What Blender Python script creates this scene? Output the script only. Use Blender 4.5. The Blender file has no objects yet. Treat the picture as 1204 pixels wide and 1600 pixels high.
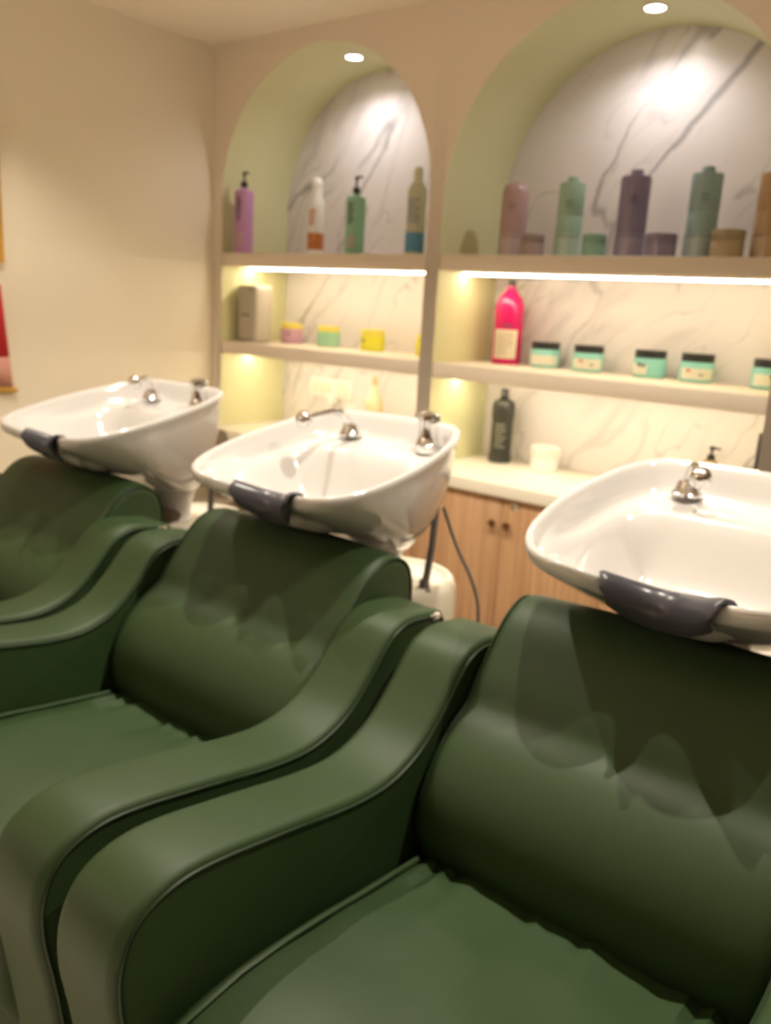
import bpy, bmesh, math, random
from mathutils import Vector, Matrix, noise
random.seed(7)
C = bpy.context.scene.collection
sc = bpy.context.scene
PI = math.pi

# ------------------------------------------------------------------ camera
FPX, YAW, PITCH, ROLL = 1299.0176, 0.656, -0.2415, 0.0568
CAM = Vector((3.1399, -2.66, 1.35))
fw = Vector((-math.sin(YAW)*math.cos(PITCH), math.cos(YAW)*math.cos(PITCH), math.sin(PITCH)))
r0 = fw.cross(Vector((0, 0, 1))).normalized(); u0 = r0.cross(fw)
rr = math.cos(ROLL)*r0 + math.sin(ROLL)*u0
uu = -math.sin(ROLL)*r0 + math.cos(ROLL)*u0
cd = bpy.data.cameras.new('camera'); cam = bpy.data.objects.new('camera', cd); C.objects.link(cam)
cam.matrix_world = Matrix(((rr.x, uu.x, -fw.x, CAM.x), (rr.y, uu.y, -fw.y, CAM.y), (rr.z, uu.z, -fw.z, CAM.z), (0, 0, 0, 1)))
cd.sensor_fit = 'VERTICAL'; cd.sensor_height = 24.0; cd.lens = FPX*24.0/1600
cd.clip_start = 0.02; cd.clip_end = 50
cd.dof.use_dof = True; cd.dof.focus_distance = 0.62
cd.dof.aperture_fstop = (cd.lens*1e-3)/0.0046
sc.camera = cam

# ------------------------------------------------------------------ world, exposure
w = bpy.data.worlds.new('world'); sc.world = w; w.use_nodes = True
w.node_tree.nodes['Background'].inputs[0].default_value = (1, .82, .6, 1)
w.node_tree.nodes['Background'].inputs[1].default_value = 0.05
vs = sc.view_settings
vs.view_transform = 'Standard'; vs.look = 'None'; vs.gamma = 1; vs.exposure = 0.12; vs.use_curve_mapping = False
sc.display_settings.display_device = 'sRGB'

ROW_W, FRONT_W, NICHE_W, LED_E, BOUNCE_W = 64, 260, 1.6, 36, 14
WARM = (1, .90, .74); NEUT = (1, .86, .72)

def spot(name, loc, watts, cone, col, rad=.03, blend=.35, aim=None):
    l = bpy.data.lights.new(name, 'SPOT'); l.energy = watts; l.color = col; l.spot_size = math.radians(cone)
    l.spot_blend = blend; l.shadow_soft_size = rad
    o = bpy.data.objects.new(name, l); C.objects.link(o); o.location = loc
    if aim: o.rotation_euler = (Vector(aim)-Vector(loc)).to_track_quat('-Z', 'Y').to_euler()
    return o

# ------------------------------------------------------------------ materials
def mat(name, col, rough=.5, metal=0, noise_amt=0, nscale=6, bump=0, bscale=200, emit=None, estr=0, coat=0, spec=.5, alpha=1, trans=0, stretch=None):
    m = bpy.data.materials.new(name); m.use_nodes = True; nt = m.node_tree; b = nt.nodes['Principled BSDF']
    b.inputs['Base Color'].default_value = (*col, 1); b.inputs['Roughness'].default_value = rough
    b.inputs['Metallic'].default_value = metal; b.inputs['Specular IOR Level'].default_value = spec
    b.inputs['Coat Weight'].default_value = coat; b.inputs['Coat Roughness'].default_value = .08
    b.inputs['Transmission Weight'].default_value = trans
    tc = nt.nodes.new('ShaderNodeTexCoord')
    src = tc.outputs['Object']
    if stretch:
        mp = nt.nodes.new('ShaderNodeMapping'); mp.inputs['Scale'].default_value = stretch
        nt.links.new(src, mp.inputs[0]); src = mp.outputs[0]
    n = nt.nodes.new('ShaderNodeTexNoise'); n.inputs['Scale'].default_value = nscale; n.inputs['Detail'].default_value = 5
    nt.links.new(src, n.inputs['Vector'])
    k = noise_amt or .03
    mx = nt.nodes.new('ShaderNodeMixRGB')
    mx.inputs[1].default_value = (*[c*(1-k) for c in col], 1); mx.inputs[2].default_value = (*[min(1, c*(1+k)) for c in col], 1)
    nt.links.new(n.outputs['Fac'], mx.inputs[0]); nt.links.new(mx.outputs[0], b.inputs['Base Color'])
    if bump:
        n2 = nt.nodes.new('ShaderNodeTexNoise'); n2.inputs['Scale'].default_value = bscale; n2.inputs['Detail'].default_value = 4
        nt.links.new(tc.outputs['Object'], n2.inputs['Vector'])
        bp = nt.nodes.new('ShaderNodeBump'); bp.inputs['Strength'].default_value = bump; bp.inputs['Distance'].default_value = .002
        nt.links.new(n2.outputs['Fac'], bp.inputs['Height']); nt.links.new(bp.outputs[0], b.inputs['Normal'])
    if emit:
        b.inputs['Emission Color'].default_value = (*emit, 1); b.inputs['Emission Strength'].default_value = estr
    return m

def marble(name, base):
    m = bpy.data.materials.new(name); m.use_nodes = True; nt = m.node_tree; b = nt.nodes['Principled BSDF']
    N = nt.nodes.new; Lk = nt.links.new
    def M(op, a, bb=None, c=None, clamp=False):
        x = N('ShaderNodeMath'); x.operation = op; x.use_clamp = clamp
        for i, v in enumerate((a, bb, c)):
            if v is None: continue
            if isinstance(v, (int, float)): x.inputs[i].default_value = v
            else: Lk(v, x.inputs[i])
        return x.outputs[0]
    tc = N('ShaderNodeTexCoord'); P = tc.outputs['Object']
    warp = N('ShaderNodeTexNoise'); warp.inputs['Scale'].default_value = 2.6; warp.inputs['Detail'].default_value = 6; Lk(P, warp.inputs['Vector'])
    add = N('ShaderNodeVectorMath'); add.operation = 'MULTIPLY_ADD'; Lk(warp.outputs['Color'], add.inputs[0])
    add.inputs[1].default_value = (.22, .22, .22); Lk(P, add.inputs[2])
    mp = N('ShaderNodeMapping'); mp.inputs['Rotation'].default_value = (0, math.radians(38), 0); mp.inputs['Scale'].default_value = (1, 1, 1)
    mp.vector_type = 'TEXTURE'; Lk(add.outputs[0], mp.inputs[0])
    mp2 = N('ShaderNodeMapping'); mp2.inputs['Scale'].default_value = (2.6, 1, .62); Lk(mp.outputs[0], mp2.inputs[0])
    total = None
    for (s, wd, off, st) in ((.95, .011, 3.1, .8), (1.7, .007, 9.4, .5), (1.25, .03, 5.0, .28)):
        n = N('ShaderNodeTexNoise'); n.inputs['Scale'].default_value = s; n.inputs['Detail'].default_value = 2.5
        mo = N('ShaderNodeMapping'); mo.inputs['Location'].default_value = (off, off, off); Lk(mp2.outputs[0], mo.inputs[0]); Lk(mo.outputs[0], n.inputs['Vector'])
        d = M('ABSOLUTE', M('SUBTRACT', n.outputs['Fac'], .5))
        v = M('SUBTRACT', 1, M('DIVIDE', d, wd), clamp=True)
        mk = N('ShaderNodeTexNoise'); mk.inputs['Scale'].default_value = 2.2+s; Lk(mo.outputs[0], mk.inputs['Vector'])
        g = M('MULTIPLY', M('SUBTRACT', mk.outputs['Fac'], .38), 4.5, clamp=True)
        v = M('MULTIPLY', M('MULTIPLY', v, g), st)
        total = v if total is None else M('MAXIMUM', total, v)
    # one broad grey vein that crosses the big arch
    sx = N('ShaderNodeSeparateXYZ'); Lk(P, sx.inputs[0])
    wn = N('ShaderNodeTexNoise'); wn.inputs['Scale'].default_value = 7; wn.inputs['Detail'].default_value = 4; Lk(P, wn.inputs['Vector'])
    dx, dz = .3327, .4063; L = math.hypot(dx, dz); dx /= L; dz /= L
    px = M('SUBTRACT', sx.outputs['X'], 1.871); pz = M('SUBTRACT', sx.outputs['Z'], 1.849)
    along = M('ADD', M('MULTIPLY', px, dx), M('MULTIPLY', pz, dz))
    across = M('SUBTRACT', M('MULTIPLY', px, dz), M('MULTIPLY', pz, dx))
    across = M('ADD', across, M('MULTIPLY', M('SUBTRACT', wn.outputs['Fac'], .5), .05))
    bell = M('MAXIMUM', .0035, M('SUBTRACT', .017, M('MULTIPLY', M('ABSOLUTE', M('SUBTRACT', along, .36)), .034)))
    bv = M('SUBTRACT', 1.35, M('DIVIDE', M('ABSOLUTE', across), bell), clamp=True)
    bv = M('MULTIPLY', bv, M('MULTIPLY', M('ADD', along, .12), 12, clamp=True))
    bv = M('MULTIPLY', bv, .72)
    total = M('MAXIMUM', total, bv)
    cl = N('ShaderNodeTexNoise'); cl.inputs['Scale'].default_value = 3; Lk(P, cl.inputs['Vector'])
    mx0 = N('ShaderNodeMixRGB'); mx0.inputs[1].default_value = (*base, 1); mx0.inputs[2].default_value = (*[c*.90 for c in base], 1); Lk(cl.outputs['Fac'], mx0.inputs[0])
    mx = N('ShaderNodeMixRGB'); Lk(total, mx.inputs[0]); Lk(mx0.outputs[0], mx.inputs[1]); mx.inputs[2].default_value = (.24, .225, .24, 1)
    Lk(mx.outputs[0], b.inputs['Base Color']); b.inputs['Roughness'].default_value = .28
    return m

def wood(name):
    m = bpy.data.materials.new(name); m.use_nodes = True; nt = m.node_tree; b = nt.nodes['Principled BSDF']
    tc = nt.nodes.new('ShaderNodeTexCoord'); mp = nt.nodes.new('ShaderNodeMapping'); mp.inputs['Scale'].default_value = (34, 20, 1.1)
    n = nt.nodes.new('ShaderNodeTexNoise'); n.inputs['Scale'].default_value = 1.6; n.inputs['Detail'].default_value = 7; n.inputs['Distortion'].default_value = .5
    cr = nt.nodes.new('ShaderNodeValToRGB')
    cr.color_ramp.elements[0].position = .3; cr.color_ramp.elements[0].color = (.40, .215, .105, 1)
    cr.color_ramp.elements[1].position = .7; cr.color_ramp.elements[1].color = (.60, .36, .195, 1)
    nt.links.new(tc.outputs['Object'], mp.inputs[0]); nt.links.new(mp.outputs[0], n.inputs['Vector'])
    nt.links.new(n.outputs['Fac'], cr.inputs[0]); nt.links.new(cr.outputs[0], b.inputs['Base Color']); b.inputs['Roughness'].default_value = .5
    return m

M_WALL = mat('beige_paint', (.88, .79, .65), .75, noise_amt=.03, nscale=2, bump=.1, bscale=90)
M_FRONT = mat('pinkish_beige_laminate', (.84, .73, .61), .55, noise_amt=.02)
M_CEIL = mat('ceiling_paint', (.90, .81, .68), .85)
M_SAGE = mat('sage_green_paint', (.73, .71, .43), .6, noise_amt=.02)
M_MARBLE = marble('white_veined_marble', (.80, .745, .74))
M_FLOOR = mat('floor_tile', (.66, .59, .49), .35, noise_amt=.1)
M_JOINT = mat('tile_joint', (.14, .11, .09), .8)
M_WOOD = wood('light_oak_veneer')
M_TOP = mat('cream_worktop', (.86, .80, .68), .3)
M_LEATHER = mat('green_leather', (.026, .054, .0175), .53, noise_amt=.12, nscale=5, bump=.08, bscale=260, spec=.38)
M_PIPE = mat('dark_green_piping', (.010, .024, .007), .5, spec=.3)
M_CERAMIC = mat('white_glazed_ceramic', (.62, .60, .59), .12, coat=.6, spec=.55, noise_amt=.01)
M_CHROME = mat('chrome', (.78, .77, .77), .12, metal=1)
M_GEL = mat('charcoal_gel', (.055, .054, .070), .28, noise_amt=.1)
M_PLASTIC = mat('cream_plastic', (.80, .73, .62), .4)
M_BROWN = mat('dark_brown_rubber', (.10, .065, .045), .6)
M_GREY = mat('grey_hose', (.22, .20, .19), .4, metal=.4)
M_LED = mat('led_strip_glow', (1, .95, .8), .5, emit=(1, .88, .63), estr=LED_E)
M_LENS = mat('lamp_lens_glow', (1, .95, .9), .5, emit=(1, .93, .84), estr=30)
M_WHITE = mat('white_plastic', (.86, .84, .80), .35)
M_BLACK = mat('black_plastic', (.02, .02, .022), .35)
M_INK = mat('dark_print', (.10, .09, .10), .6)
M_REDINK = mat('red_print', (.6, .05, .05), .6)
M_GOLD = mat('gilt', (.62, .36, .07), .35, metal=.6)
_mc = {}
def pm(col, rough=.32, **k):
    key = (tuple(col), rough, tuple(k.items()))
    if key not in _mc: _mc[key] = mat('plastic_%d' % len(_mc), col, rough, **k)
    return _mc[key]

# ------------------------------------------------------------------ mesh helpers
def obj(name, verts, faces, m, parent=None, smooth=True, sharp=None, mats=None, fmat=None):
    me = bpy.data.meshes.new(name); me.from_pydata([tuple(v) for v in verts], [], faces)
    bm = bmesh.new(); bm.from_mesh(me); bmesh.ops.recalc_face_normals(bm, faces=bm.faces); bm.to_mesh(me); bm.free()
    me.materials.append(m)
    for x in (mats or []): me.materials.append(x)
    if fmat:
        for p, i in zip(me.polygons, fmat): p.material_index = i
    if smooth:
        for p in me.polygons: p.use_smooth = True
        if sharp: me.set_sharp_from_angle(angle=math.radians(sharp))
    o = bpy.data.objects.new(name, me); C.objects.link(o)
    if parent: o.parent = parent
    return o

def tag(o, label=None, cat=None, group=None, kind=None):
    if label: o['label'] = label
    if cat: o['category'] = cat
    if group: o['group'] = group
    if kind: o['kind'] = kind
    return o

def thing(name, label, cat, loc=(0, 0, 0), group=None):
    o = bpy.data.objects.new(name, None); C.objects.link(o); o.location = loc; o.empty_display_size = .05
    return tag(o, label, cat, group)

def boxdata(x0, x1, y0, y1, z0, z1):
    v = [(x, y, z) for x in (x0, x1) for y in (y0, y1) for z in (z0, z1)]
    f = [(0, 1, 3, 2), (4, 6, 7, 5), (0, 4, 5, 1), (2, 3, 7, 6), (0, 2, 6, 4), (1, 5, 7, 3)]
    return v, f

def box(name, x0, x1, y0, y1, z0, z1, m, parent=None, bev=0, seg=2):
    v, f = boxdata(x0, x1, y0, y1, z0, z1)
    o = obj(name, v, f, m, parent, smooth=False)
    if bev:
        bm = bmesh.new(); bm.from_mesh(o.data)
        bmesh.ops.bevel(bm, geom=bm.edges[:], offset=bev, segments=seg, profile=.5, affect='EDGES')
        flat = set(sorted(bm.faces, key=lambda q: -q.calc_area())[:6])
        for f in bm.faces: f.smooth = f not in flat
        bm.to_mesh(o.data); bm.free(); o.data.set_sharp_from_angle(angle=math.radians(50))
    return o

def lathe(name, prof, m, parent=None, loc=(0, 0, 0), n=28, sx=1, sy=1, sharp=40):
    v, f = [], []
    for r, z in prof:
        for i in range(n):
            a = 2*PI*i/n; v.append((loc[0]+r*math.cos(a)*sx, loc[1]+r*math.sin(a)*sy, loc[2]+z))
    for k in range(len(prof)-1):
        for i in range(n):
            j = (i+1) % n; f.append((k*n+i, k*n+j, (k+1)*n+j, (k+1)*n+i))
    f.append(tuple(range(n))[::-1]); f.append(tuple((len(prof)-1)*n+i for i in range(n)))
    return obj(name, v, f, m, parent, sharp=sharp)

def catmull(pts, sub=6, closed=False):
    P = [Vector(p) for p in pts]; out = []; n = len(P)
    rng = n if closed else n-1
    for i in range(rng):
        if closed: a, b, c, d = P[(i-1) % n], P[i], P[(i+1) % n], P[(i+2) % n]
        else: a, b, c, d = P[max(i-1, 0)], P[i], P[i+1], P[min(i+2, n-1)]
        for k in range(sub):
            t = k/sub
            out.append(.5*((2*b)+(c-a)*t+(2*a-5*b+4*c-d)*t*t+(3*b-a-3*c+d)*t**3))
    if not closed: out.append(P[-1])
    return out

def tubedata(pts, r, n=8, closed=False, base=0):
    v, f = [], []; m = len(pts); up = Vector((0, 0, 1)); last = None
    for i, p in enumerate(pts):
        a = pts[(i-1) % m] if (closed or i) else pts[i]; b = pts[(i+1) % m] if (closed or i < m-1) else pts[i]
        t = (b-a).normalized()
        if last is None:
            ref = up if abs(t.z) < .9 else Vector((1, 0, 0)); nx = t.cross(ref).normalized()
        else: nx = (last - t*last.dot(t)).normalized()
        last = nx; ny = t.cross(nx); R_ = r[i] if isinstance(r, (list, tuple)) else r
        for k in range(n):
            an = 2*PI*k/n; v.append(p+nx*math.cos(an)*R_+ny*math.sin(an)*R_)
    for i in range(m if closed else m-1):
        j = (i+1) % m
        for k in range(n):
            l = (k+1) % n; f.append((base+i*n+k, base+i*n+l, base+j*n+l, base+j*n+k))
    if not closed: f.append(tuple(base+k for k in range(n))); f.append(tuple(base+(m-1)*n+k for k in range(n)))
    return v, f

def tube(name, pts, r, m, parent=None, n=8, closed=False):
    v, f = tubedata([Vector(p) for p in pts], r, n, closed)
    return obj(name, v, f, m, parent, sharp=60)

def offset_poly(P, d):
    """inward offset of a closed 2D polygon (list of (y,z)) given counter-clockwise order"""
    n = len(P); out = []
    for i in range(n):
        a, b, c = Vector(P[i-1]), Vector(P[i]), Vector(P[(i+1) % n])
        t1 = (b-a); t2 = (c-b)
        if t1.length < 1e-9: t1 = t2
        if t2.length < 1e-9: t2 = t1
        t = (t1.normalized()+t2.normalized())
        t = t.normalized() if t.length > 1e-6 else t1.normalized()
        out.append((b.x - t.y*d, b.y + t.x*d))
    return out

def area2(P): return sum(P[i-1][0]*P[i][1]-P[i][0]*P[i-1][1] for i in range(len(P)))

def pad(name, prof, x0, x1, r, m, parent=None, nx=1, crown=0, seg=4, crown_axis=None, fn=None):
    """closed (y,z) profile swept along x with rounded rims of radius r at both ends"""
    if area2(prof) < 0: prof = prof[::-1]
    secs = []
    for k in range(seg+1):
        a = PI/2*k/seg; secs.append((x0+r*(1-math.sin(a)), r*(1-math.cos(PI/2-a)) if False else r*(1-math.sin(a))*0+r*(1-math.sqrt(max(0, 1-(1-math.sin(a))**2)))))
    secs = [(x0+r*(1-math.cos(a)), r*(1-math.sin(a))) for a in [PI/2*k/seg for k in range(seg+1)]]
    mid = [(x0+r+(x1-x0-2*r)*k/(nx), 0) for k in range(1, nx)]
    end = [(x0+x1-s[0], s[1]) for s in secs[::-1]]
    allsec = secs+mid+end; n = len(prof); v, f = [], []
    for x, d in allsec:
        t = (x-x0)/(x1-x0); cr = crown*(1-(2*t-1)**2)
        P = offset_poly(prof, d-cr)
        for (y, z) in P:
            p = Vector((x, y, z))
            if fn: p = fn(p, t)
            v.append(p)
    for k in range(len(allsec)-1):
        for i in range(n):
            j = (i+1) % n; f.append((k*n+i, k*n+j, (k+1)*n+j, (k+1)*n+i))
    f.append(tuple(range(n))); f.append(tuple((len(allsec)-1)*n+i for i in range(n)))
    return obj(name, v, f, m, parent, sharp=35)

def copy_tree(o, parent=None):
    c = o.copy(); C.objects.link(c); c.parent = parent
    for ch in list(o.children): copy_tree(ch, c)
    return c

# ------------------------------------------------------------------ the room
ZC = 2.418; RX, FY = 5.4, -5.4
def struct(o): o['kind'] = 'structure'; return o
struct(box('wall_left', -.1, 0, FY, .5, 0, ZC, M_WALL))
M_DIM = mat('dark_wood_panelling', (.22, .15, .10), .6)  # unseen walls made dark to cut bounce light on the armrests
struct(box('wall_right', RX, RX+.1, FY, .5, 0, ZC, M_DIM))
struct(box('wall_front', -.1, RX+.1, FY-.1, FY, 0, ZC, M_DIM))
struct(box('ceiling', -.1, RX+.1, FY-.1, .5, ZC, ZC+.08, M_CEIL))
fl = struct(box('floor', -.1, RX+.1, FY-.1, .5, -.1, -.004, M_JOINT))
tile_me = None
for i in range(7):
    for j in range(7):
        x0, y0 = i*.8, -j*.8
        if tile_me is None:
            t = box('tile', .002, .798, -.798, -.002, -.006, 0, M_FLOOR, fl, bev=.0015, seg=1); tile_me = t.data
        else:
            t = bpy.data.objects.new('tile', tile_me); C.objects.link(t); t.parent = fl
        t.location = (x0-.1, y0+.5, 0)

Z0 = .754
OP = [(.058, 1.2144, 2.352), (1.278, 2.5023, 2.342)]
ND = .42
def back_wall():
    v, f, fm = [], [], []
    def quad(a, b, c, d, mi): i = len(v); v.extend((a, b, c, d)); f.append((i, i+1, i+2, i+3)); fm.append(mi)
    def blk(x0, x1, z0, z1): quad((x0, 0, z0), (x1, 0, z0), (x1, 0, z1), (x0, 0, z1), 0)
    xs = [0]
    blk(0, OP[0][0], Z0, ZC); blk(OP[0][1], OP[1][0], Z0, ZC)
    blk(OP[1][1], RX, Z0, ZC); blk(2.6, RX, 0, Z0)
    for x0, x1, top in OP:
        r = (x1-x0)/2; c = (x0+x1)/2; zs = top-r; n = 48
        arc = [(c-r*math.cos(PI*i/n), zs+r*math.sin(PI*i/n)) for i in range(n+1)]
        for a, b in zip(arc, arc[1:]):
            quad((a[0], 0, a[1]), (b[0], 0, b[1]), (b[0], 0, ZC), (a[0], 0, ZC), 0)
            quad((a[0], 0, a[1]), (a[0], ND, a[1]), (b[0], ND, b[1]), (b[0], 0, b[1]), 1)
        for x in (x0, x1): quad((x, 0, Z0), (x, ND, Z0), (x, ND, zs), (x, 0, zs), 1)
    me = bpy.data.meshes.new('wall_back'); me.from_pydata(v, [], f)
    me.materials.append(M_FRONT); me.materials.append(M_SAGE)
    for p, i in zip(me.polygons, fm): p.material_index = i
    bm = bmesh.new(); bm.from_mesh(me); bmesh.ops.remove_doubles(bm, verts=bm.verts, dist=1e-5); bm.to_mesh(me); bm.free()
    for p in me.polygons: p.use_smooth = p.material_index == 1
    me.set_sharp_from_angle(angle=math.radians(30))
    o = bpy.data.objects.new('wall_back', me); C.objects.link(o); return struct(o)
wb = back_wall()
for (x0, x1, top) in OP:
    tag(box('marble_panel', x0-.02, x1+.02, ND, ND+.02, Z0, top+.03, M_MARBLE, wb), 'white marble backing panel with grey veins')

# shelves, with LED strips let into their undersides
SH = []
for k, (x0, x1, top) in enumerate(OP):
    side = ('left', 'right')[k]
    for nm, z0, z1 in (('upper', 1.494, 1.551), ('lower', 1.0973, 1.1541)):
        t = thing('display_shelf', '%s beige shelf across the %s arched niche, lit from beneath' % (nm, side), 'shelf', ((x0+x1)/2, .21, z0), 'shelves in the arched niches')
        h = (x1-x0)/2-.0008
        box('board', -h, h, -.2095, .2095, 0, z1-z0, M_FRONT, t, bev=.002, seg=1)
        box('led_strip', -h+.003, h-.003, -.045, -.03, -.0065, -.0002, M_LED, t)['label'] = 'glowing warm LED strip'

# worktop and oak cabinets
tag(box('worktop', .001, 2.598, -.0898, ND-.001, .7065, Z0-.0005, M_TOP, bev=.003), 'cream stone worktop running under both niches above the oak cabinets', 'worktop')
def cabinet(x0, x1, label, locked):
    t = thing('base_cabinet', label, 'cabinet', ((x0+x1)/2, -.05, 0), 'oak cabinets under the worktop')
    h = (x1-x0)/2-.001
    box('carcass', -h, h, .0, .44, .08, .703, M_WOOD, t)
    box('plinth', -h, h, .04, .42, 0, .079, M_BROWN, t)
    for s in (-1, 1):
        a, b = (-h, -.0015) if s < 0 else (.0015, h)
        d = box('door', a, b, -.019, -.001, .085, .70, M_WOOD, t, bev=.0015, seg=1)
        lathe('knob', [(.006, 0), (.006, .01), (.014, .016), (.015, .022), (.012, .027), (.004, .029)], M_GOLD, d, n=16).matrix_local = Matrix.Translation((s*.030, -.019, .605)) @ Matrix.Rotation(PI/2, 4, 'X')
        if s > 0 and locked:
            lathe('keyhole', [(.014, 0), (.014, .002), (.011, .004), (.004, .003)], M_CHROME, d, n=16).matrix_local = Matrix.Translation((.05, -.019, .676)) @ Matrix.Rotation(PI/2, 4, 'X')
    return t
M_KNOB = mat('bronze', (.20, .10, .045), .35, metal=.8)
M_GOLD_SAVE = M_GOLD; M_GOLD = M_KNOB
cabinet(.002, .64, 'oak cabinet with bronze knobs beneath the left half of the left niche', True)
cabinet(.64, 1.281, 'oak cabinet with bronze knobs beneath the right half of the left niche', True)
cabinet(1.281, 2.08, 'oak cabinet with bronze knobs and keyhole, seen between the middle and right basins', True)
cabinet(2.08, 2.597, 'oak cabinet behind the rightmost basin', False)
M_GOLD = M_GOLD_SAVE

# downlights
def downlight(x, y, z, label, grp, r=.032):
    t = thing('downlight', label, 'ceiling light', (x, y, z), grp)
    lathe('ring', [(r*1.25, 0), (r*1.25, -.003), (r*1.05, -.008), (r*1.0, -.008), (r*1.0, -.001)], M_WHITE, t)
    tag(lathe('lens', [(r*.98, -.003), (r*.98, -.005)], M_LENS, t), 'glowing white lens')
    return t
downlight(.64, .20, 2.351, 'small glowing spotlight in the crown of the left arch', 'spotlights in the arches')
downlight(1.92, .20, 2.341, 'small glowing spotlight in the crown of the right arch, at the photo top edge', 'spotlights in the arches')
for x, z in ((.64, 2.335), (1.92, 2.325)):
    spot('niche_spot', (x, .20, z), NICHE_W, 100, (1, .95, .95), .02, 1, aim=(x+.02, .42, 1.85))
    spot('niche_spill', (x, .20, z), NICHE_W*3.9, 150, (1, .95, .93), .02, .6)
for k in range(4):                 # ceiling spots, one between every two units
    spot('ceiling_spot', (.70+.82*k, -1.27, ZC-.012), ROW_W*(.5 if k == 0 else 1), 112, WARM, .010, .55)
for x in (.9, 2.4, 3.9):  # added unseen spots: light the floor so its bounce fills walls and ceiling
    spot('ceiling_spot', (x, -4.0, ZC-.012), FRONT_W, 76, WARM, .04, .4)
pl = bpy.data.lights.new('pendant_lamp', 'POINT'); pl.energy = BOUNCE_W; pl.color = (1, .88, .72); pl.shadow_soft_size = .25  # added fill light without a fixture, brightens walls and ceiling
po = bpy.data.objects.new('pendant_lamp', pl); C.objects.link(po); po.location = (1.25, -3.7, 1.95)

# ------------------------------------------------------------------ salon chairs
ARM_TOP = [(-2.185, .06), (-2.20, .30), (-2.222, .50), (-2.236, .59), (-2.232, .65), (-2.205, .695), (-2.155, .716), (-2.09, .715),
           (-1.97, .693), (-1.84, .668), (-1.755, .664), (-1.685, .685), (-1.63, .728), (-1.58, .782), (-1.55, .803), (-1.51, .812), (-1.45, .806), (-1.41, .797), (-1.395, .78), (-1.392, .70), (-1.392, .06)]
def chair():
    t = thing('shampoo_chair', 'x', 'chair', (0, 0, 0), 'green leather shampoo chairs')
    top = [(p.x, p.y) for p in catmull([(a, b, 0) for a, b in ARM_TOP], 4)]
    for s in (-1, 1):
        x0, x1 = (.275, .390) if s > 0 else (-.390, -.275)
        a = pad('armrest', top, x0, x1, .014, M_LEATHER, t, crown=0)
        P = top if area2(top) > 0 else top[::-1]
        Q = offset_poly(P, .012)
        q = [c for c in Q if c[1] > .10]
        # keep ordering from rear bottom over the top to the front bottom
        q.sort(key=lambda c: Q.index(c))
        k0 = max(range(len(q)), key=lambda i: (Vector(q[i])-Vector(q[i-1])).length); q = q[k0:]+q[:k0]
        for xx in (x0, x1):
            tube('piping', [(xx, c[0], c[1]) for c in q], .0032, M_PIPE, a, n=6)
        if s > 0:
            box('metal_tag', x1-.012, x1+.006, -1.445, -1.42, .787, .797, M_CHROME, a, bev=.002)
            a.children[-1]['label'] = 'small chrome tag on the rear edge'
    # seat cushion
    def ripple(p, tt):
        e = max(0, 1-abs(p.y+1.70)/.14); q = Vector(p)
        if p.z > .44: q.z += e*.006*math.sin(p.x*95+3*math.sin(p.x*31))+.004*noise.noise(p*9)
        if p.z > .44:
            e2 = max(0, 1-abs(abs(p.x)-.23)/.06)
            q.z += .003*e2*noise.noise(Vector((p.x*30, p.y*14, 3)))
        return q
    sp = [(-2.20, .36), (-2.225, .42), (-2.225, .49), (-2.205, .525), (-2.16, .545), (-2.08, .552), (-2.0, .548), (-1.93, .54), (-1.86, .529), (-1.80, .521), (-1.755, .515), (-1.72, .511), (-1.69, .505), (-1.67, .497), (-1.655, .485), (-1.648, .465), (-1.65, .36)]
    sp = [(p.x, p.y) for p in catmull([(a, b, 0) for a, b in sp], 3)]
    se = pad('seat', sp, -.271, .271, .03, M_LEATHER, t, nx=30, crown=.008, seg=5, fn=ripple)
    for sx_ in (-.243, .243):
        tube('piping', [(sx_, y, z-.0035) for y, z in [(-2.229, .40), (-2.232, .49), (-2.212, .53), (-2.165, .5515), (-2.08, .561), (-2.0, .557), (-1.93, .549), (-1.86, .538), (-1.80, .530), (-1.755, .524), (-1.71, .518)]], .005, M_LEATHER, se, n=6)
    # backrest
    bp = [(-1.53, .36), (-1.60, .40), (-1.655, .455), (-1.688, .515), (-1.697, .57), (-1.685, .62), (-1.655, .668), (-1.615, .704), (-1.583, .722), (-1.566, .736), (-1.548, .764), (-1.518, .80), (-1.485, .838), (-1.455, .861), (-1.42, .873),
          (-1.385, .871), (-1.355, .855), (-1.335, .825), (-1.328, .77), (-1.335, .68), (-1.35, .55), (-1.37, .40)]
    bp = [(p.x, p.y) for p in catmull([(a, b, 0) for a, b in bp], 4, closed=True)]
    b = pad('backrest', bp, -.266, .266, .022, M_LEATHER, t, nx=16, crown=.007, seg=4)
    P = bp if area2(bp) > 0 else bp[::-1]
    for xx in (-.262, .262):
        Q = offset_poly(P, .006)
        tube('piping', [(xx, c[0], c[1]) for c in Q], .0032, M_PIPE, b, n=6, closed=True)
    box('seat_base', -.27, .27, -2.17, -1.36, .05, .36, M_LEATHER, t, bev=.01)
    return t

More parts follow.
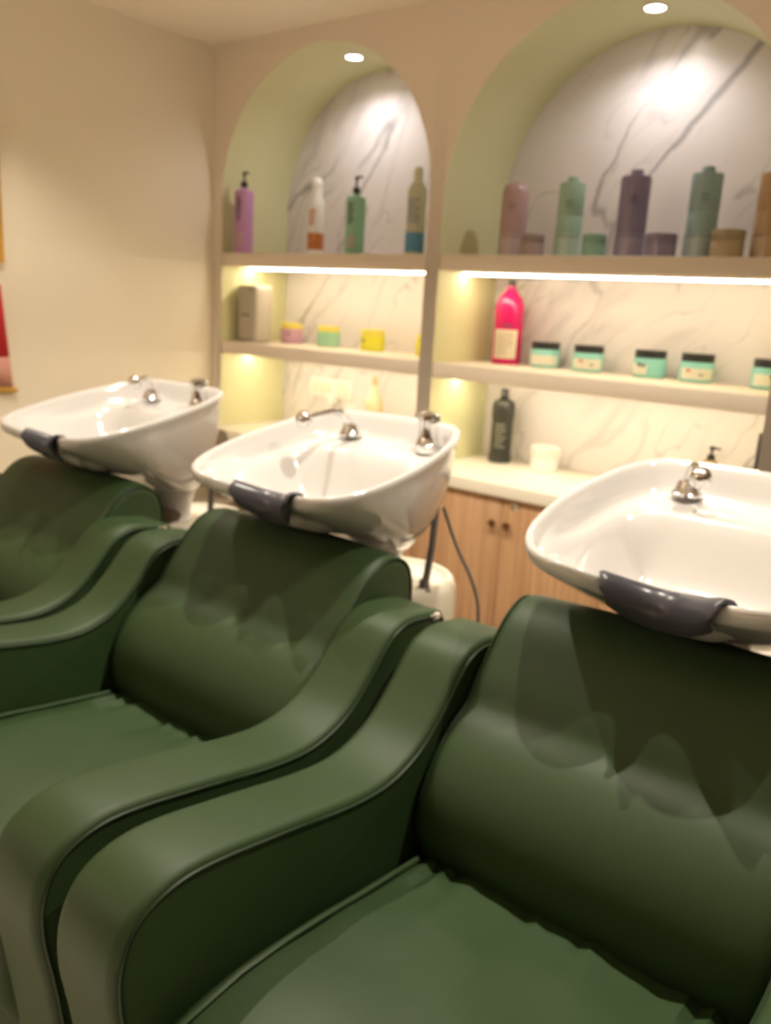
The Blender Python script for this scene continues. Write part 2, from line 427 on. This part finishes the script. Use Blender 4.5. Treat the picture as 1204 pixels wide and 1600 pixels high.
# ------------------------------------------------------------------ backwash basins
RIM = [(0, -1.575), (.10, -1.574), (.165, -1.562), (.208, -1.53), (.235, -1.47), (.248, -1.38), (.246, -1.29), (.230, -1.19), (.205, -1.12), (.168, -1.083), (.10, -1.071)]
RIM = RIM + [(0, -1.069)] + [(-x, y) for x, y in RIM[::-1][:-1]]
def rimz(y): return 1.0+.2*(y+1.54)
CY = -1.33
def basin():
    t = thing('backwash_unit', 'x', 'wash basin', (0, 0, 0), 'white backwash basins')
    rim = catmull([(x, y, 0) for x, y in RIM], 6, closed=True); n = len(rim)
    def notch(p):   # neck recess in the front of the rim
        if p.y > -1.40: return 0
        return math.exp(-(abs(p.x)/.085)**2.2)
    v, f = [], []; rings = []
    def ring(pts): rings.append(len(v)); v.extend(pts)
    def rp(p, s, dz, nd=1.0):
        k = notch(p)*nd
        q = Vector((p.x*s, CY+(p.y-CY)*s, 0)); q.y += .085*k*(1 if s > .3 else 0)
        q.z = rimz(p.y if s > .9 else q.y)+dz-.040*k
        return q
    # outside, bottom up
    bz, bc = .795, -1.13
    prof = [i/14 for i in range(15)]
    for tt in prof:                    # tt 0 bottom .. 1 under the rim
        pts = []
        for i, p in enumerate(rim):
            a = math.atan2(p.y-CY, p.x)
            b = Vector((.085*math.cos(a), bc+.075*math.sin(a), bz))
            e = rp(p, .975, -.020, nd=tt**4)
            fr = max(0, min(1, (CY+.02-p.y)/.2)); bk = 1-fr
            g = (tt**1.0)*fr + (1-(1-tt)**2.3)*bk
            h = (tt**1.05)*fr + (tt**1.20)*bk
            q = Vector((b.x+(e.x-b.x)*(1-(1-tt)**1.9), b.y+(e.y-b.y)*g, b.z+(e.z-b.z)*h))
            pts.append(q)
        ring(pts)
    for s, dz in ((.99, -.012), (1.0, -.004), (.995, .003), (.98, .006), (.955, .004), (.935, -.003), (.92, -.014)):
        ring([rp(p, s, dz) for p in rim])
    # inside surface
    S = [.905, .885, .865, .85, .83, .81, .78, .75, .72, .69, .66, .63, .60, .57, .54, .51, .48, .44, .40, .36, .32, .28, .21, .14, .07, .02]
    def sm(a, b, x): x = max(0, min(1, (x-a)/(b-a))); return x*x*(3-2*x)
    for s in S:
        pts = []
        for p in rim:
            q = rp(p, s, 0, nd=sm(.35, .92, s))
            front = sm(-1.30, -1.50, p.y)
            wall = (.014+.034*sm(.925, .85, s)+.105*sm(.80, .46, s))*(1-front)+(.014+.137*sm(.97, .25, s))*front
            led = sm(-1.265, -1.195, q.y)
            d = wall*(1-led)+min(wall, .046)*led
            q.z = rimz(q.y)-d-.04*notch(p)*sm(.35, .92, s)
            pts.append(q)
        ring(pts)
    for a, b in zip(rings, rings[1:]):
        for i in range(n):
            j = (i+1) % n; f.append((a+i, a+j, b+j, b+i))
    f.append(tuple(rings[0]+i for i in range(n))); f.append(tuple(rings[-1]+i for i in range(n)))
    bowl = obj('bowl', v, f, M_CERAMIC, t, sharp=70)
    lathe('drain', [(.022, 0), (.022, .003), (.014, .002), (.004, .0045)], M_CHROME, bowl, loc=(0, CY, rimz(CY)-.150), n=20)
    # maker's mark: tiny grey dashes, unreadable in the photo
    mv, mf = [], []
    for k in range(5):
        vv, ff = boxdata(.045+.008*k, .050+.008*k, -1.2005, -1.1995, 1.011, 1.0165); o_ = len(mv); mv += vv; mf += [tuple(i+o_ for i in q) for q in ff]
    # neck rest
    nv, nf = [], []; NX = 24
    cross_top = [(.040, -.026), (.022, -.010), (.008, .005), (-.006, .008), (-.016, .0), (-.021, -.014), (-.018, -.028), (-.006, -.039), (.006, -.045)]
    for i in range(NX+1):
        u = -1+2*i/NX; x = u*.089+.017
        k = math.exp(-(abs(x-.006)/.085)**2.2)
        cy = -1.574+.085*k; cz = rimz(-1.56)-.040*k
        fl_ = 1-.35*abs(u)**3
        row = [Vector((x+(.012*u if j <= 2 else (-.010*u*abs(u) if j > 5 else 0)), cy+a*fl_ if a > 0 else cy+a, cz+b*(fl_ if b < 0 else 1)+.0015)) for j, (a, b) in enumerate(cross_top)]
        nv += row
    m_ = len(cross_top)
    for i in range(NX):
        for j in range(m_-1): nf.append((i*m_+j, i*m_+j+1, (i+1)*m_+j+1, (i+1)*m_+j))
    nr = obj('neck_rest', nv, nf, M_GEL, t)
    so = nr.modifiers.new('s', 'SOLIDIFY'); so.thickness = .009; so.offset = 1
    ss = nr.modifiers.new('ss', 'SUBSURF'); ss.levels = 1; ss.render_levels = 1
    nr['label'] = 'charcoal rubber neck rest'
    # stem, drain cup, pedestal
    lathe('stem', [(.075, .80), (.066, .775), (.058, .75), (.055, .705), (.06, .70)], M_CERAMIC, t, loc=(0, -1.13, 0))
    lathe('drain_cup', [(.04, .70), (.062, .702), (.066, .72), (.060, .735), (.05, .74)], M_BROWN, t, loc=(-.005, -1.165, 0))['label'] = 'dark brown drain cup'
    lathe('pedestal', [(.140, 0), (.152, .02), (.154, .62), (.152, .675), (.146, .692), (.138, .699), (.128, .699), (.124, .688), (.118, .683), (.02, .683)], M_PLASTIC, t, loc=(.005, -1.045, 0), n=44, sy=1.02)
    rod = [Vector((.128, -1.075, .90)), Vector((.130, -1.085, .80)), Vector((.120, -1.092, .69))]
    o = tube('supply_hose', rod, .009, M_GREY, t, n=10)
    lathe('hose_nut', [(.022, .684), (.022, .694), (.014, .70), (.011, .72)], M_GREY, o, loc=(.120, -1.092, 0), n=16)
    tube('thin_hose', catmull([(.145, -1.07, .90), (.165, -1.03, .80), (.205, -1.0, .70), (.215, -.98, .60), (.19, -.96, .40), (.19, -.95, .15)], 6), .0045, M_GREY, t, n=8)
    # hand shower in its holder
    hs = lathe('shower_holder', [(.024, -.012), (.030, 0), (.030, .008), (.026, .012), (.023, .03), (.023, .055), (.026, .068), (.025, .075), (.018, .080)], M_CHROME, t, loc=(.130, -1.135, 1.046), n=24)
    lathe('shower_head', [(.010, 0), (.012, .008), (.012, .028), (.009, .034)], M_CHROME, hs, n=16).matrix_local = Matrix.Translation((.130, -1.135, 1.118)) @ Matrix.Rotation(PI/2-.25, 4, 'Y') @ Matrix.Translation((0, 0, -.03))
    return t

def tap(parent, end):
    """single-lever mixer on the rear ledge; `end` is where the ball-shaped tip sits"""
    bx, by, bz = -.098, -1.128, 1.043
    b = lathe('mixer_tap', [(.029, 0), (.029, .005), (.024, .010), (.021, .020), (.018, .028), (.008, .031)], M_CHROME, parent, loc=(bx, by, bz), n=24)
    e = Vector(end); s = Vector((bx, by, bz+.022)); d = e-s; mid1 = s+d*.25+Vector((0, 0, .030)); mid2 = s+d*.7+Vector((0, 0, .016))
    pts = catmull([s, mid1, mid2, e], 6)
    n = len(pts); tube('lever', pts, [.010-.004*abs(i/(n-1)-.1) for i in range(n)], M_CHROME, b, n=12)
    prof = [((.002+.0180*math.sin(PI*i/10)), -.020*math.cos(PI*i/10)) for i in range(11)]
    bl = lathe('ball_tip', prof, M_CHROME, b, loc=tuple(e), n=20, sharp=80)
    return b

CX = [1.125, 1.945, 2.765]
CL = ['dark green leather shampoo chair at the left photo edge, in front of the leftmost basin',
      'dark green leather shampoo chair in the middle of the row, with crinkled seat',
      'large dark green leather shampoo chair nearest the camera, below the rightmost basin']
BL = ['leftmost white ceramic backwash basin, next to the plain beige wall', 'middle white ceramic backwash basin, with its tap lever swung to the left',
      'rightmost and nearest white ceramic backwash basin, with its black neck rest towards the camera']
c0 = chair()
b0 = basin()
for i, cx in enumerate(CX):
    c = c0 if i == 0 else copy_tree(c0)
    c['label'] = CL[i]
    b = b0 if i == 0 else copy_tree(b0)
    b['label'] = BL[i]
    if i == 0: first = (c, b)
    c.location = (cx-.010, 0, 0); b.location = (cx-.008+(.036 if i == 0 else 0), 0, 0)
    b['_i'] = i
units = [o for o in C.objects if o.get('_i') is not None]
for b in units:
    i = b['_i']; del b['_i']
    tap(b, [(-.090, -1.190, 1.098), (-.118, -1.276, 1.090), (-.062, -1.180, 1.088)][i])
def rebase(o, dx, dy):
    """move a thing's origin to its base centre while its parts stay where they are"""
    o.location.x += dx; o.location.y += dy
    for ch in o.children: ch.location.x -= dx; ch.location.y -= dy
for o in list(C.objects):
    if o.parent is None and o.name.startswith('shampoo_chair'): rebase(o, 0, -1.8)
    if o.parent is None and o.name.startswith('backwash_unit'):
        rebase(o, 0, -1.05)
        o.rotation_euler.z = math.radians({'': 0, '.001': 2.5, '.002': 0}[o.name[13:]])

# ------------------------------------------------------------------ products
def text_lines(name, parent, r, z0, z1, a0, a1, rows, m, seed=0, sx=1):
    """small printed lines wrapped round a bottle of radius r (lettering in the photo is too soft to read)"""
    rnd = random.Random(seed); v, f = [], []
    for k in range(rows):
        z = z1-(z1-z0)*(k+.5)/rows; h = (z1-z0)/rows*.30
        e = a1-(a1-a0)*rnd.uniform(0, .4); n = 5
        i0 = len(v)
        for j in range(n+1):
            a = a0+(e-a0)*j/n
            for zz in (z-h, z+h):
                for q in (r+.0002, r+.0009): v.append((q*math.cos(a)*sx, q*math.sin(a), zz))
        for j in range(n):
            b = i0+j*4; c = b+4
            f += [(b, b+1, c+1, c), (b+2, c+2, c+3, b+3), (b+1, b+3, c+3, c+1), (b, c, c+2, b+2)]
        f += [(i0, i0+2, i0+3, i0+1), (b+4, b+5, b+7, b+6)]
    return obj(name, v, f, m, parent, smooth=False)
def wrap_label(parent, r, z0, z1, a0, a1, m, t=.0007, name='paper_label'):
    v, f = [], []; n = 14
    for j in range(n+1):
        a = a0+(a1-a0)*j/n
        for zz in (z0, z1):
            for q in (r-.0005, r+t): v.append((q*math.cos(a), q*math.sin(a), zz))
    for j in range(n):
        b = j*4; c = b+4
        f += [(b, b+1, c+1, c), (b+2, c+2, c+3, b+3), (b+1, b+3, c+3, c+1), (b, c, c+2, b+2)]
    f += [(0, 2, 3, 1), (n*4, n*4+1, n*4+3, n*4+2)]
    return obj(name, v, f, m, parent, sharp=40)
VIEW = -PI/2+.45     # direction of the camera seen from the shelves

def pump_bottle(loc, r, hb, ht, col, label, band=None):
    t = thing('pump_bottle', label, 'bottle', loc, 'bottles on the upper left shelf')
    b = lathe('body', [(r*.92, 0), (r, .004), (r, hb*.93), (r*.93, hb*.97), (r*.55, hb), (r*.30, hb+.004), (r*.30, hb+.012)], pm(col), t)
    p = lathe('pump', [(r*.36, hb+.008), (r*.36, hb+.030), (r*.12, hb+.034), (r*.10, ht-.014), (r*.20, ht-.013), (r*.20, ht)], M_BLACK, t, n=16)
    tube('nozzle', [(0, 0, ht-.005), (.025, -.008, ht-.003), (.045, -.016, ht-.008)], [.006, .005, .004], M_BLACK, p)
    text_lines('printed_text', t, r, hb*.50, hb*.88, VIEW-.55, VIEW+.15, 9, M_INK, seed=int(r*1e4))
    text_lines('printed_text', t, r, hb*.12, hb*.34, VIEW-.5, VIEW+.5, 4, pm((.55, .40, .35)), seed=3)
    return t
S1, S2, S0 = 1.5512, 1.1543, .7537
pump_bottle((.144, .055, S1), .043, .277, .350, (.55, .27, .50), 'lilac pump bottle with black pump and dark lettering, far left of the upper left shelf')
pump_bottle((.771, .10, S1), .042, .235, .310, (.30, .58, .42), 'mint green pump bottle with black pump on the upper left shelf')

t = thing('spray_bottle', 'white tapering bottle with a copper band near its foot, on the upper left shelf', 'bottle', (.456, .20, S1), 'bottles on the upper left shelf')
lathe('body', [(.033, 0), (.036, .004), (.036, .21), (.033, .235), (.026, .25)], M_WHITE, t)
lathe('cap', [(.028, .246), (.026, .255), (.024, .30), (.022, .325), (.016, .332)], M_WHITE, t)
lathe('copper_band', [(.0362, .028), (.0368, .03), (.0368, .098), (.0362, .10)], pm((.55, .20, .06), .3, metal=.5), t)['label'] = 'shiny copper coloured band'
text_lines('printed_text', t, .036, .13, .20, VIEW-.7, VIEW+.5, 4, pm((.65, .28, .16)), seed=5)
t = thing('spray_bottle', 'frosted pale bottle with blue foot band, right end of upper left shelf', 'bottle', (1.083, .10, S1), 'bottles on the upper left shelf')
lathe('body', [(.034, 0), (.038, .004), (.038, .23), (.036, .25), (.022, .272)], pm((.55, .54, .42), .2), t)
lathe('cap', [(.019, .268), (.019, .305), (.017, .325), (.012, .33)], pm((.62, .60, .46)), t)
lathe('blue_band', [(.0382, .014), (.0388, .016), (.0388, .086), (.0382, .088)], pm((.10, .30, .50)), t)['label'] = 'blue band'
text_lines('printed_text', t, .038, .12, .215, VIEW-.7, VIEW+.6, 6, pm((.28, .30, .36)), seed=8)

def tall(loc, r, h, col, base, label, dome=False, neck=True):
    t = thing('shampoo_bottle', label, 'bottle', loc, 'tall bottles on the upper right shelf')
    if dome: pr = [(r, .085), (r, h*.80), (r*.96, h*.88), (r*.80, h*.95), (r*.45, h*.985), (r*.2, h)]
    else: pr = [(r, .085), (r, h*.52), (r*.985, h*.525), (r, h*.53), (r, h*.90), (r*.96, h*.925), (r*.5, h*.93)]
    lathe('body', pr, pm(col, .25), t)
    lathe('foot', [(r*.95, 0), (r*1.03, .004), (r*1.03, .075), (r, .086), (r*.9, .087)], pm(base, .15), t)['label'] = 'paler glossy lower section'
    if not dome: lathe('cap', [(r*.48, h*.925), (r*.48, h*.945), (r*.42, h*.95), (r*.42, h*.99), (r*.38, h)], pm([c*.85 for c in col]), t, n=20)
    lathe('ring', [(r*1.035, .074), (r*1.05, .078), (r*1.035, .082)], pm([c*.8 for c in col]), t)
    text_lines('printed_text', t, r, h*.62, h*.72, VIEW-.4, VIEW+.4, 2, pm([min(1, c*.6) for c in col]), seed=2)
    return t
tall((1.465, .20, S1), .050, .275, (.46, .30, .30), (.54, .43, .43), 'tall dusty rose bottle with a rounded top, first on the upper right shelf', dome=True)
tall((1.694, .20, S1), .046, .280, (.34, .50, .40), (.46, .60, .52), 'tall mint green bottle with a capped neck, second on the upper right shelf')
tall((1.927, .20, S1), .050, .292, (.25, .21, .33), (.36, .32, .44), 'tall dark violet grey bottle on the upper right shelf')
tall((2.165, .20, S1), .049, .290, (.29, .41, .43), (.40, .50, .50), 'tall blue grey bottle on the upper right shelf')
tall((2.378, .20, S1), .049, .280, (.42, .27, .15), (.50, .36, .24), 'tall tan bottle at the right edge of the upper right shelf')
def low_jar(loc, r, h, col, label):
    t = thing('mask_jar', label, 'jar', loc, 'small jars on the upper right shelf')
    lathe('body', [(r*.9, 0), (r, .004), (r, h*.62), (r*.94, h*.66)], pm(col, .15), t)
    lathe('lid', [(r*1.0, h*.66), (r*1.03, h*.68), (r*1.03, h*.96), (r*.98, h)], pm([c*.8 for c in col]), t)
low_jar((1.584, .14, S1), .043, .082, (.40, .30, .30), 'small dusty rose jar beside the tall rose bottle')
low_jar((1.825, .14, S1), .040, .080, (.28, .50, .42), 'small mint jar beside the tall mint bottle')
low_jar((2.061, .14, S1), .050, .080, (.30, .26, .38), 'small violet grey jar beside the tall violet grey bottle')
low_jar((2.274, .14, S1), .050, .090, (.46, .36, .24), 'small beige jar between the blue grey and tan bottles')

# lower left shelf
t = thing('white_box', 'tall white rounded box with small grey lettering on the lower left shelf', 'box', (.135, .14, S2), None)
bx = box('body', -.068, .068, -.06, .06, 0, .262, pm((.52, .47, .40), .4), t, bev=.022, seg=4)
box('button', .03, .042, -.064, -.058, .238, .246, M_INK, t, bev=.001)
v, f = [], []
for k, wl in enumerate((.010, .004, .009, .004)):
    x = -.022+k*.014; a, b = boxdata(x, x+wl, -.0612, -.0598, .118, .130); o_ = len(v); v += a; f += [tuple(i+o_ for i in q) for q in b]
obj('printed_text', v, f, M_INK, t, smooth=False)
def hair_jar(loc, r, h, body, lid, label, grp, lab=None, lidm=None, marks=(), half=None):
    t = thing('hair_mask_jar', label, 'jar', loc, grp)
    lathe('body', [(r*.88, 0), (r*.98, .006), (r, .014), (r, h*.60), (r*.96, h*.70), (r*.9, h*.72)], pm(body, .25), t, n=32)
    lathe('lid', [(r*.93, h*.72), (r*.96, h*.73), (r*.96, h*.97), (r*.93, h)], lidm or pm(lid), t, n=32)
    if lab: wrap_label(t, r, .012, h*.5, VIEW-1.15, VIEW+1.0, lab)
    if half: wrap_label(t, r, .012, h*.5, VIEW-1.3, VIEW-.25, half)
    for (a, z, m, dz) in marks: text_lines('printed_mark', t, r+.0008, z, z+dz, VIEW+a, VIEW+a+.28, 1, m, seed=1)
    return t
G1 = 'small jars on the lower left shelf'; YL = (.72, .62, .10)
hair_jar((.226, .30, S2), .054, .096, (.58, .33, .46), YL, 'lilac jar with yellow lid on the lower left shelf', G1, marks=[(-.1, .035, M_INK, .02)])
hair_jar((.467, .30, S2), .054, .094, (.34, .62, .42), YL, 'mint green jar with yellow lid on the lower left shelf', G1, marks=[(-.2, .035, pm((.3, .5, .4)), .015)])
hair_jar((.734, .30, S2), .056, .094, (.74, .70, .06), YL, 'all yellow jar with yellow lid on the lower left shelf', G1, marks=[(-.7, .035, M_INK, .02)])
hair_jar((1.035, .30, S2), .050, .090, (.74, .68, .06), YL, 'yellow jar half hidden behind the post between the niches', G1)
# lower right shelf
t = thing('litre_bottle', 'large magenta bottle with a cream label and dark cap on the lower right shelf', 'bottle', (1.419, .31, S2))
R = .058
lathe('body', [(R*.93, 0), (R, .006), (R, .20), (R*.97, .225), (R*.80, .255), (R*.42, .282), (R*.30, .292), (R*.30, .302)], pm((.62, .012, .13), .22), t, n=32)
lathe('cap', [(R*.24, .30), (R*.27, .302), (R*.27, .322), (R*.22, .325)], M_BLACK, t, n=20)
wrap_label(t, R, .024, .135, VIEW-.95, VIEW+.75, pm((.80, .72, .56), .5))
text_lines('printed_text', t, R+.0008, .035, .125, VIEW-.8, VIEW+.55, 9, pm((.62, .52, .40)), seed=4)
text_lines('printed_text', t, R+.0005, .145, .158, VIEW-.3, VIEW+.35, 1, M_INK, seed=4)
TQ = (.30, .68, .62); LBL = pm((.78, .76, .64), .5); G2 = 'turquoise jars on the lower right shelf'
JD = [(1.582, 'turquoise jar with dark lid and plain cream label, next to the magenta bottle', LBL, []),
      (1.764, 'turquoise jar with dark lid and a small red dot, second on the lower right shelf', LBL, [(-.6, .034, M_REDINK, .014), (.1, .024, M_INK, .008)]),
      (2.005, 'turquoise jar turned to show a half label with dark mark, third on lower right shelf', None, [(-.9, .036, M_INK, .02), (-.6, .036, M_INK, .016)]),
      (2.174, 'turquoise jar with cream label and red dot, fourth on the lower right shelf', LBL, [(-.75, .034, M_REDINK, .014), (0, .024, M_INK, .008)]),
      (2.416, 'turquoise jar cut by the right edge of the photo on the lower right shelf', LBL, [(-.2, .034, M_INK, .018)])]
for x, lb, la, mk in JD: hair_jar((x, .33, S2), .058, .098, TQ, (.03, .025, .022), lb, G2, lab=la, lidm=M_BLACK, marks=mk, half=None if la else LBL)
# worktop
t = thing('oil_bottle', 'cream bottle with slender neck and copper cap on the worktop in the left niche', 'bottle', (.744, .32, S0))
lathe('body', [(.038, 0), (.042, .005), (.042, .16), (.038, .185), (.022, .205), (.013, .215), (.011, .25)], pm((.72, .58, .36), .3), t)
lathe('cap', [(.012, .248), (.013, .25), (.012, .285), (.008, .29)], pm((.60, .36, .20), .3), t, n=18)
t = thing('litre_bottle', 'black bottle with angular shoulders and small print on the worktop in the right niche', 'bottle', (1.425, .32, S0))
lathe('body', [(.043, 0), (.047, .006), (.047, .03), (.044, .04), (.044, .175), (.047, .185), (.047, .232), (.040, .25), (.018, .262)], pm((.035, .036, .030), .3), t)
lathe('cap', [(.017, .26), (.017, .295), (.014, .30)], M_BLACK, t, n=18)
text_lines('printed_text', t, .0442, .06, .165, VIEW-.6, VIEW+.5, 8, pm((.22, .22, .18)), seed=9)
t = thing('cream_tub', 'low white tub with lid on the worktop to the right of the black bottle', 'jar', (1.636, .31, S0))
lathe('body', [(.050, 0), (.054, .004), (.054, .060)], M_WHITE, t, n=32); lathe('lid', [(.058, .060), (.059, .063), (.059, .092), (.056, .095)], M_WHITE, t, n=32)
t = thing('pump_bottle', 'amber bottle with small black pump, showing above the rim of the right basin', 'bottle', (2.273, .31, S0))
lathe('body', [(.028, 0), (.030, .004), (.030, .13), (.012, .145)], pm((.25, .17, .08), .25), t)
pp = lathe('pump', [(.014, .14), (.014, .158), (.005, .16), (.005, .176), (.010, .177), (.010, .188)], M_BLACK, t, n=16)
tube('nozzle', [(0, 0, .184), (.03, -.006, .182)], .004, M_BLACK, pp)
t = thing('styling_tool', 'dark slim upright tool on the worktop beside the right post', 'hair tool', (2.447, .26, S0))
box('arm', -.016, .002, -.014, .014, 0, .262, M_BLACK, t, bev=.005); box('arm', .0045, .020, -.014, .014, 0, .255, M_BLACK, t, bev=.005); box('hinge', -.014, .018, -.008, .008, .004, .02, M_GREY, t, bev=.002)
# switch plate and plug on the marble
t = thing('switch_plate', 'white switch and socket plate on the marble above the worktop in the left niche', 'socket', (.392, ND, .90))
box('plate', -.135, .135, -.009, -.0006, 0, .092, M_WHITE, t, bev=.004)
for k in range(3): box('rocker', -.115+.045*k, -.078+.045*k, -.013, -.008, .022, .070, M_PLASTIC, t, bev=.002)
box('socket', .035, .115, -.011, -.008, .012, .080, M_PLASTIC, t, bev=.002)
t = thing('plug', 'white plug and cable in the socket in the left niche', 'plug', (.43, ND-.012, .87))
box('body', -.02, .02, -.04, -.0005, .01, .055, M_WHITE, t, bev=.006)
tube('cable', catmull([(0, -.03, .012), (.0, -.04, -.02), (-.01, -.05, -.07), (.02, -.06, -.108)], 5), .004, M_WHITE, t)
# taupe rounded object behind the left basin
t = thing('stool', 'taupe stool with rounded back, mostly hidden behind the leftmost basin', 'stool', (.30, -.28, 0))
lathe('seat', [(.02, .44), (.165, .44), (.175, .46), (.175, .49), (.16, .505), (.02, .51)], pm((.20, .15, .10), .6), t, n=32)
lathe('pole', [(.025, .02), (.025, .44)], M_CHROME, t, n=16); lathe('foot', [(.19, 0), (.19, .012), (.04, .03), (.026, .04)], M_CHROME, t, n=32)
bk = [(-.02, .50), (-.03, .60), (-.034, .72), (-.030, .775), (-.012, .80), (.006, .785), (.012, .72), (.012, .60), (.012, .50)]
pad('backrest', bk, .02, .14, .03, pm((.20, .15, .10), .6), t, nx=6, seg=5)
# things hanging on the left wall
t = thing('framed_picture', 'gilt framed picture on the left wall, only its edge in the photo', 'picture', (0, -1.33, 1.43))
box('frame', .001, .022, -.30, .318, 0, .50, M_GOLD, t, bev=.004); box('picture', .018, .0235, -.26, .28, .04, .46, pm((.5, .2, .12)), t)
t = thing('wall_banner', 'red and pink cloth banner with gold hem hanging on the left wall', 'banner', (0, -1.25, .95))
def clothstrip(name, z0, z1, w0, w1, m, th=.006):
    v, f = [], []; n = 16
    for (z, wd) in ((z0, w0), (z1, w1)):
        for i in range(n+1):
            y = -wd+2*wd*i/n; x = .012+.005*math.sin(i*1.7)
            v += [(x, y, z), (x+th, y, z)]
    k = (n+1)*2
    for i in range(n):
        a = i*2; b = a+2
        f += [(a, b, k+b, k+a), (a+1, k+a+1, k+b+1, b+1), (a, a+1, b+1, b), (k+a, k+b, k+b+1, k+a+1)]
    f += [(0, k, k+1, 1), (n*2, n*2+1, k+n*2+1, k+n*2)]
    return obj(name, v, f, m, t)
clothstrip('red_cloth', .135, .40, .235, .215, pm((.60, .02, .03), .8))
clothstrip('pink_cloth', .02, .134, .245, .235, pm((.62, .30, .24), .8))
clothstrip('gold_hem', 0, .019, .262, .262, M_GOLD, .008)
# hooks
lathe('hook', [(.008, 0), (.008, .02), (.012, .024)], M_GOLD, t, n=12).matrix_local = Matrix.Translation((0, 0, .385)) @ Matrix.Rotation(PI/2, 4, 'Y')
